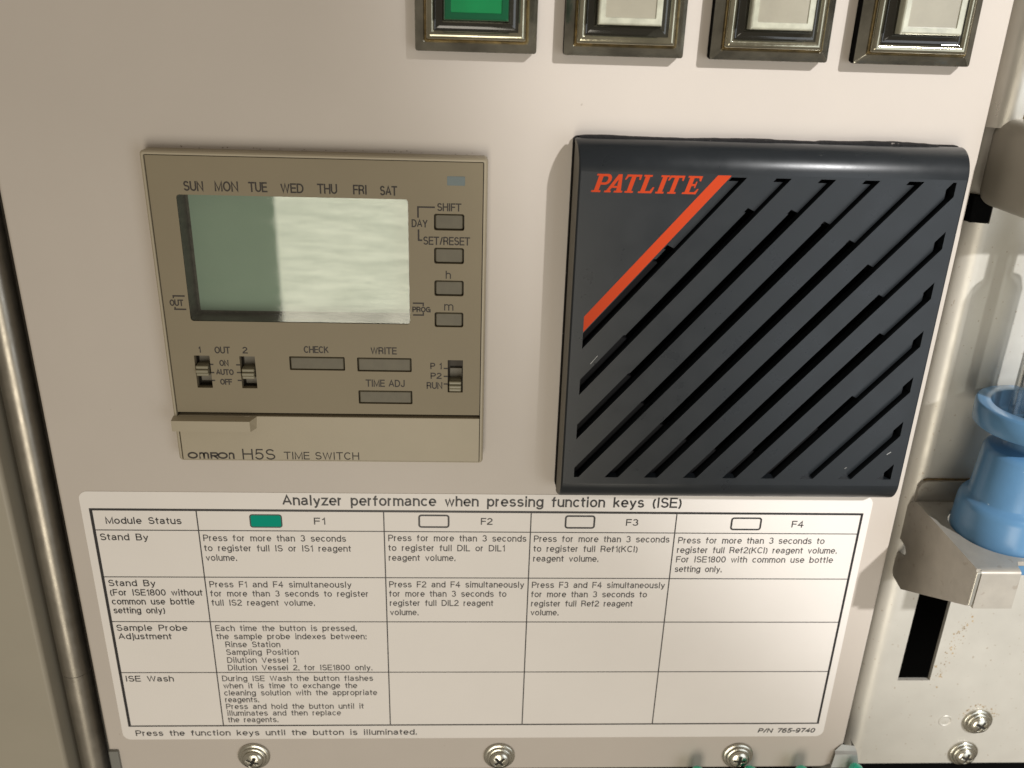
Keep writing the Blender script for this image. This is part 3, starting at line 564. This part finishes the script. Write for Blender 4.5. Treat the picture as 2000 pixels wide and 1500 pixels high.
for k,t,x0,x1,yb,cap in [('c', 'Analyzer performance when pressing function keys (ISE)', 22.41, 122.72, -86.3, 3.02),('m', 'Module Status', -21.49, -2.88, -91.96, 2.14),('m', 'F1', 29.92, 32.77, -91.83, 1.87),('m', 'F2', 71.85, 74.84, -91.62, 1.89),('m', 'F3', 108.91, 112.07, -91.67, 1.9),('m', 'F4', 151.9, 154.99, -91.89, 1.96),('a', 'Stand By', -23.57, -11.63, -96.78, 1.93),('b', 'Press for more than 3 seconds', 1.95, 37.72, -96.89, 1.62),('b', 'to register full IS or IS1 reagent', 1.87, 38.88, -99.88, 1.62),('b', 'volume.', 1.97, 9.86, -102.78, 1.62),('b', 'Press for more than 3 seconds', 48.39, 83.62, -96.62, 1.62),('b', 'to register full DIL or DIL1', 48.32, 78.17, -99.57, 1.62),('b', 'reagent volume.', 48.36, 65.54, -102.56, 1.62),('b', 'Press for more than 3 seconds', 85.53, 120.63, -96.64, 1.62),('b', 'to register full Ref1(KCl)', 85.52, 112.61, -99.62, 1.62),('b', 'reagent volume.', 85.57, 102.66, -102.63, 1.62),('b', 'Press for more than 3 seconds to', 122.9, 161.39, -96.88, 1.62),('b', 'register full Ref2(KCl) reagent volume.', 122.9, 165.25, -99.81, 1.62),('b', 'For ISE1800 with common use bottle', 122.95, 164.62, -102.7, 1.62),('b', 'setting only.', 122.87, 135.48, -105.71, 1.62),('a', 'Stand By', -23.55, -11.6, -110.65, 1.7),('a', '(For ISE1800 without', -23.57, 0.04, -113.56, 1.7),('a', 'common use bottle', -23.5, -2.33, -116.38, 1.7),('a', 'setting only)', -23.49, -10.2, -119.19, 1.7),('b', 'Press F1 and F4 simultaneously', 2.05, 38.52, -110.93, 1.62),('b', 'for more than 3 seconds to register', 2.0, 42.84, -113.79, 1.62),('b', 'full IS2 reagent volume.', 2.04, 28.78, -116.68, 1.62),('b', 'Press F2 and F4 simultaneously', 48.27, 83.52, -110.79, 1.62),('b', 'for more than 3 seconds to', 48.2, 78.95, -113.72, 1.62),('b', 'register full DIL2 reagent', 48.29, 75.56, -116.67, 1.62),('b', 'volume.', 48.27, 55.84, -119.66, 1.62),('b', 'Press F3 and F4 simultaneously', 85.55, 120.81, -110.84, 1.62),('b', 'for more than 3 seconds to', 85.46, 116.29, -113.79, 1.62),('b', 'register full Ref2 reagent', 85.57, 112.7, -116.76, 1.62),('b', 'volume.', 85.54, 93.08, -119.66, 1.62),('a', 'Sample Probe', -23.54, -5.12, -124.8, 1.7),('a', 'Adjustment', -23.42, -9.52, -127.55, 1.7),('b', 'Each time the button is pressed,', 2.14, 39.3, -124.86, 1.62),('b', 'the sample probe indexes between:', 2.16, 41.87, -127.55, 1.62),('b', 'Rinse Station', 4.26, 18.76, -130.2, 1.62),('b', 'Sampling Position', 4.2, 23.49, -132.76, 1.62),('b', 'Dilution Vessel 1', 4.23, 22.58, -135.43, 1.62),('b', 'Dilution Vessel 2, for ISE1800 only.', 4.2, 43.09, -137.99, 1.62),('a', 'ISE Wash', -23.51, -10.67, -141.74, 1.7),('b', 'During ISE Wash the button flashes', 2.28, 43.11, -141.68, 1.62),('b', 'when it is time to exchange the', 2.36, 38.68, -144.2, 1.62),('b', 'cleaning solution with the appropriate', 2.33, 44.07, -146.67, 1.62),('b', 'reagents.', 2.39, 11.66, -149.04, 1.62),('b', 'Press and hold the button until it', 2.42, 40.24, -151.46, 1.62),('b', 'illuminates and then replace', 2.48, 33.82, -153.83, 1.62),('b', 'the reagents.', 2.47, 16.38, -156.19, 1.62),('f', 'Press the function keys until the button is illuminated.', -23.4, 54.91, -160.99, 2.16),('i', 'P/N 765-9740', 152.65, 169.67, -160.94, 2.02),]:
    cap = {'b':1.92,'a':2.0,'m':2.0,'c':2.98,'f':2.05,'i':1.75}[k]; bd = {'c':.45,'i':.33,'a':.29,'f':.30,'m':.30,'b':.255}[k]
    sl = 0.22 if k == 'i' else 0.0
    lb.part(text_mb(t,x0,x1-(.4 if k == 'i' else 0),yb,cap,zt,7.3,2.6,sl,bd), 'lettering', INKG if k == 'b' else INKB)

# ================================================================ ILLUMINATED PUSH BUTTONS
def push_button(i, label):
    bx = 57.0+29.793*i; by = 20.67; w_ = 24.3
    t = Thing('illuminated_button', (bx+w_/2, by+w_/2, 0), label, 'push button', 'square push buttons in a row above the speaker and time switch')
    def sq(d): return rrect(bx+d, by+d, bx+w_-d, by+w_-d, max(.12, .5-.1*d), 3)
    def band(ps, name, mt, parent=None, sm=False):
        m = MB(); m.sheet(ring_loft([(sq(d), z) for d, z in ps]), smooth=sm); return t.part(m, name, mt, parent, fix=True)
    g = band([(0.15,0.0),(0.15,1.0),(0.0,1.1),(0.0,3.0)], 'mounting_collar', BLK)
    band([(0.0,3.0),(0.18,3.12),(1.7,4.25),(1.95,4.1)], 'outer_rim', GRIM)
    gd = band([(1.95,4.1),(2.0,4.45),(2.15,4.6),(2.3,4.45)], 'gold_line', BRASS)
    ridge = [(2.3,4.45),(2.32,4.8)]+[(3.2-.88*math.cos(math.radians(q)), 4.8+.85*math.sin(math.radians(q))) for q in (20,40,60,80,100,120,140)]
    m = MB(); m.sheet(ring_loft([(sq(d), z) for d, z in ridge]), smooth=True); t.part(m, 'guard_ridge', GUARD, fix=True)
    slope = [(3.87,5.35),(4.0,5.2)]+[(4.0+1.8*math.sin(math.radians(q)), 5.2+1.5*(1-math.cos(math.radians(q)))) for q in (15,30,45,60,75,90)]
    m = MB(); m.sheet(ring_loft([(sq(d), z) for d, z in slope]), smooth=True); t.part(m, 'guard_slope', GUARDD, fix=True)
    band([(5.8,6.7),(5.85,3.0)], 'inner_wall', BLK)
    le, lm = (GLEDGE, GREEN) if i == 0 else (WLEDGE, WLENS)
    band([(5.86,3.2),(5.9,8.3),(6.05,8.75),(6.3,8.9),(7.2,8.9),(7.3,8.6)], 'lens_edge', le)
    m = MB(); P = sq(7.25); m.add([(*p,8.65) for p in P], [list(range(len(P)))])
    t.part(m, 'lens', lm, fix=True)
push_button(0, 'leftmost square push button, with the bright green lens')
push_button(1, 'clear square push button next to the green one')
push_button(2, 'clear square push button second from the steel edge, third in the row')
push_button(3, 'clear square push button nearest the steel edge at top right')

# ================================================================ SCREWS
def screw_proto():
    o = empty('screw', (0,0,0))
    def P(mb, name, mt): q = mb.build(name, mt, o, fix=True); return q
    fr = lambda u,v,h:(u,v,h)
    P(MB().lathe([(4.35,0.0),(4.5,0.15),(4.5,0.5),(4.25,0.72),(3.3,0.74)], fr, 56), 'washer', SCREW)
    P(MB().lathe([(3.5,0.72),(3.6,0.85),(3.6,1.15),(3.4,1.35),(2.6,1.36)], fr, 56), 'lock_washer', SCREW)
    R0, Hh = 2.85, 1.15; nr, na = 34, 96; m = MB(); vs = []
    def hz(x, y):
        r = math.hypot(x,y); z = 1.75+Hh*math.sqrt(max(0,1-(r/ (R0*1.04))**2))*0.95
        a_, b_ = abs(x), abs(y); w1 = .36+.05*r; q = min(a_, b_); l = max(a_, b_)
        if q < w1 and l < 1.8:
            e = min(1,(w1-q)/.12)*min(1,(1.8-l)/.2); z -= e*(1.1-.4*l/1.8)
        rr = .75
        if r < rr and not (q < w1): z -= .8*(1-r/rr)
        return z
    for j in range(nr+1):
        r = R0*j/nr
        for i in range(na):
            a = 2*math.pi*i/na; x = r*math.cos(a); y = r*math.sin(a); vs.append((x,y,hz(x,y)))
    fs = [[j*na+i, j*na+(i+1)%na, (j+1)*na+(i+1)%na, (j+1)*na+i] for j in range(nr) for i in range(na)]
    m.add(vs, fs, 0, True); m.lathe([(R0,hz(R0,0)),(R0+.06,1.7),(R0,1.4),(R0-.15,1.3)], fr, na)
    hd = P(m, 'screw_head', SCREW)
    cr = MB().prism([(-.3,-1.75),(.3,-1.75),(.5,-.5),(1.75,-.3),(1.75,.3),(.5,.5),(.3,1.75),(-.3,1.75),(-.5,.5),(-1.75,.3),(-1.75,-.3),(-.5,-.5)], [], fr, 1.6, 2.42)
    q = cr.build('cross_shade_insert', SCREWD, hd); return o  # black insert paints the shade inside the cross slot
sproto = screw_proto()
spots = [((8.6,-168.5,0), 25, 'panel screw below the left end of the label'), ((78.35,-169.0,0), 50, 'panel screw below the middle of the label'), ((147.95,-169.35,0), 2, 'panel screw below the right end of the label'),
         ((222.9,-164.6,-8), 30, 'upper of the two screws in the steel plate at bottom right'), ((221.4,-177.2,-8), 15, 'lower of the two screws in the steel plate at bottom right')]
for i,(loc,rot,lab) in enumerate(spots):
    o = sproto if i == 0 else copy_tree(sproto)
    o.location = W(*loc); o.rotation_euler = (0, math.radians(rot), 0)
    tag(o, 'round cross-head '+lab, 'screw', 'cross-head screws with washers')

# ================================================================ BRACKET, BLUE FITTING, TUBE
bk = Thing('tube_bracket', (203,-88,-8), 'folded stainless bracket holding the blue fitting on the steel plate', 'bracket')
XF = 186.5
FX = lambda u,v,d: (XF+d, u, v)     # u = y, v = z
fl = [(-87.2,25.0),(-97.6,24.9),(-113.2,-3.0),(-112.4,-8.2),(-110.9,-9.0),(-107.5,-9.0),(-105.0,-8.3),(-104.2,-5.2),(-102.6,-4.6),(-101.2,-5.6),(-100.8,-9.0),(-90.4,-9.0),(-88.4,-7.4),(-87.2,-5.0)]
m = MB().prism(fl, [], FX, 0.0, 1.0); bk.part(m, 'side_flange', BRKT, fix=True)
hc = [(202.9+12.7*math.cos(2*math.pi*i/56), 7.2+12.7*math.sin(2*math.pi*i/56)) for i in range(56)]
FY = lambda u,v,d: (u, -88.0+d, v)  # u = x, v = z
m = MB().prism([(187.2,-6.5),(218.6,-6.5),(218.6,23.6),(197.4,23.6),(198.3,21.9),(207.5,21.9),(208.2,23.6)][:3]+[(209.0,23.6),(208.0,21.2),(198.6,21.2),(197.4,23.6),(187.9,23.6)], [hc], FY, -0.9, 0.25)
bk.part(m, 'shelf', BRKT, fix=True)
m = MB().prism([(187.3,-88.3),(187.3,-84.0),(187.9,-82.6),(189.3,-82.0),(218,-82.0),(218,-88.3)][::-1], [], Z, -7.9, -6.9); m.prism([(188.3,-82.0),(189.3,-81.55),(218,-81.55),(218,-82.1)][::-1], [], Z, -7.99, -7.5,1); bk.part(m, 'mounting_flange', [BRKT, RUST_REFL], fix=True)
m = MB(); rows = []
for i in range(9):
    a = math.pi/2*i/8; rows.append([(x, -88.65+.9*math.cos(a)*1.0, 23.5+1.6*math.sin(a)) for x in (188.0,197.4)])
for y in (-88.7,-98.3): rows.append([(x+(0.1 if y<-95 else 0), y, 25.1) for x in (188.0,197.4)])
m.sheet(rows); m.sheet([[(188.0,-88.7,25.1),(188.05,-98.3,25.1)],[(188.0,-88.7,24.2),(188.05,-98.3,24.2)]],smooth=False); bk.part(m, 'front_lip', BRKT, fix=True)
m = MB().box(186.5,-97.2,24.9,187.5,-88.0,25.5,0,.15); bk.part(m, 'flange_return', STEELB)
m = MB().box(208.6,-98.3,24.2,218,-88.0,25.1,0,.2); bk.part(m, 'front_lip', BRKT)
FB = lambda u,v,h: (202.9+u, h, 7.2+v)
bf = Thing('blue_tube_fitting', (202.9,-88,7.2), 'sky blue stepped plastic fitting with an open ring on top, in the steel bracket', 'tube fitting')
m = MB().lathe([(12.0,-93.0),(12.3,-92.0),(12.25,-87.5),(11.95,-80.6),(11.7,-79.5),(11.1,-78.7),(10.15,-78.2),(9.95,-77.6),(9.3,-66.2),(8.8,-65.1),(8.0,-64.6),(5.4,-64.5),(4.9,-63.6),(4.9,-59.0)], FB, 72); body = bf.part(m, 'stepped_body', BLUE, fix=True)
m = MB().lathe([(4.9,-59.3),(12.6,-59.4),(13.15,-58.9),(13.35,-54.4),(13.1,-53.85),(12.8,-53.75),(10.2,-53.75),(9.9,-53.95),(9.7,-57.6),(8.6,-58.3),(2.4,-58.4)], FB, 72); bf.part(m, 'top_ring', BLUE, fix=True)
tb = Thing('clear_tube', (202.9,-58,7.2), 'clear plastic tube rising out of the blue ring at the right edge', 'tube')
m = MB().lathe([(5.6,-58.1),(5.9,-57.6),(5.9,-21.5),(5.2,-19.0),(3.4,-17.6),(3.0,-16.5),(3.0,60),(2.5,60),(2.5,-17.5),(4.9,-21.0),(4.9,-58.0),(5.6,-58.1)], FB, 48); tb.part(m, 'tube_wall', CLEAR, fix=True)
m = MB().lathe([(1.9,-58.2),(2.3,-57.9),(2.3,-56.9),(1.3,-56.7),(1.2,-50.0),(1.2,60)], FB, 24); tb.part(m, 'inner_needle', NEEDLE, fix=True)
# upper steel cover strip and grey block at top right
up = Thing('upper_steel_cover', (215,8,-8), 'stainless cover strip with a rolled edge at the top right corner', 'steel cover')
m = MB(); rows = [[(330,y,-3.2) for y in (8.0,62)], [(187.2,y,-3.2) for y in (8.0,62)]]
for i in range(1,11):
    a = math.pi/2*i/10; rows.append([(187.2-5.2*math.sin(a), y, -8.4+5.2*math.cos(a)) for y in (8.0,62)])
rows.append([(182.0,y,-30) for y in (8.0,62)]); m.sheet(rows)
m.sheet([[(x,8.0,z-.0),(x,8.05,z-1.2)] for x,z in [(250,-3.2),(187.2,-3.2)]+[(187.2-5.2*math.sin(math.pi/2*i/10),-8.4+5.2*math.cos(math.pi/2*i/10)) for i in range(1,11)]])
cv = up.part(m, 'rolled_sheet', STEELB, fix=True)
m = MB(); rows = []
for i in range(12):
    y = 9.5+i*1.6; wv = random.uniform(-.2,.2); rows.append([(188.6+wv,y,-3.16),(189.2+wv+random.uniform(0,.3),y,-3.16)])
m.sheet(rows); up.part(m, 'rust_line', RUST_REFL, cv, fix=True)
gk = Thing('grey_block', (205,0,-8), 'rounded warm grey block mounted above the slot at upper right', 'block')
m = MB().box(184.2,-9.3,-8.5,214,10.2,13.0,0,3.6,5); m.sm = [True]*len(m.sm); gk.part(m, 'block_body', GKNOB)
m = MB().box(184.6,-13.8,-14.0,189.6,-7.4,-7.95,0,0.5); slotm = m.build('notch_shade_block', BLK, plate)  # solid black block, the slot opening's shade put into its colour
# white clip at the panel's bottom right corner, grey clip at the left
cl = Thing('white_clip', (180,-170,0), 'small pale grey clip at the bottom right corner of the panel', 'clip')
m = MB(); m.add([(176.4,-167.4,0.6),(178.2,-165.3,0.3),(182.0,-165.8,0.4),(182.8,-167.4,0.8),(182.8,-167.9,1.6),(176.2,-167.9,1.6)], [(0,5,4,3),(0,3,2,1)]); m.add([(176.2,-167.9,1.6),(182.8,-167.9,1.6),(183.9,-172.6,1.9),(175.6,-172.6,1.9),(182.8,-167.9,-3),(183.9,-172.6,-3),(176.6,-172.6,-3),(182.2,-166.3,-3),(182.2,-166.3,.4),(182.8,-167.4,.8)], [(0,3,2,1),(1,2,5,4),(3,6,5,2),(9,1,4,7,8)]); cl.part(m, 'clip_body', CLIPM, fix=True)
m = MB().lathe([(0,4.2),(2.6,3.9),(4.6,2.6),(5.2,0.0),(5.2,-5)], lambda u,v,h:(177.8+u,-176.9+v*.8,h), 40); cl.part(m, 'rounded_foot', CLIPD, fix=True)
c2 = Thing('grey_clip', (-29,-170,0), 'dull grey metal clip at the bottom left corner of the panel', 'clip')
m = MB().box(-31.6,-173.4,-2,-28.9,-166.0,0.9,0,.35); m.box(-31.9,-177,-2,-29.6,-172.6,0.6,0,.3); c2.part(m, 'clip_body', CLIPD)
# row of green caps just below the panel
for i,(x,y,lab) in enumerate(((135.3,-169.2,'green cap under the right panel screw, left side'),(150.6,-169.1,'green cap just right of the rightmost panel screw'),(165.6,-169.15,'green cap between the rightmost screw and the white clip'),(181.4,-168.4,'brightest green cap, right below the white clip'),(196.3,-171.6,'green cap below the steel plate, nearly hidden in the dark'))):
    zc = 5.0 if i < 4 else -12.0
    if i == 4: x, y = 211.5, -193.0
    t = Thing('green_cap', (x,y,zc), 'small '+lab, 'cap', 'green caps along the bottom edge')
    m = MB().lathe([(0,2.2),(1.0,2.0),(1.75,1.3),(2.05,0),(2.05,-4)], lambda u,v,h:(x+u,y-2.2+h,zc+v), 28); t.part(m, 'cap_dome', TEAL, fix=True)
    m = MB().lathe([(2.3,-4),(2.3,-9),(0,-9)], lambda u,v,h:(x+u,y-2.2+h,zc+v), 28); t.part(m, 'cap_skirt', CLIPD, fix=True)
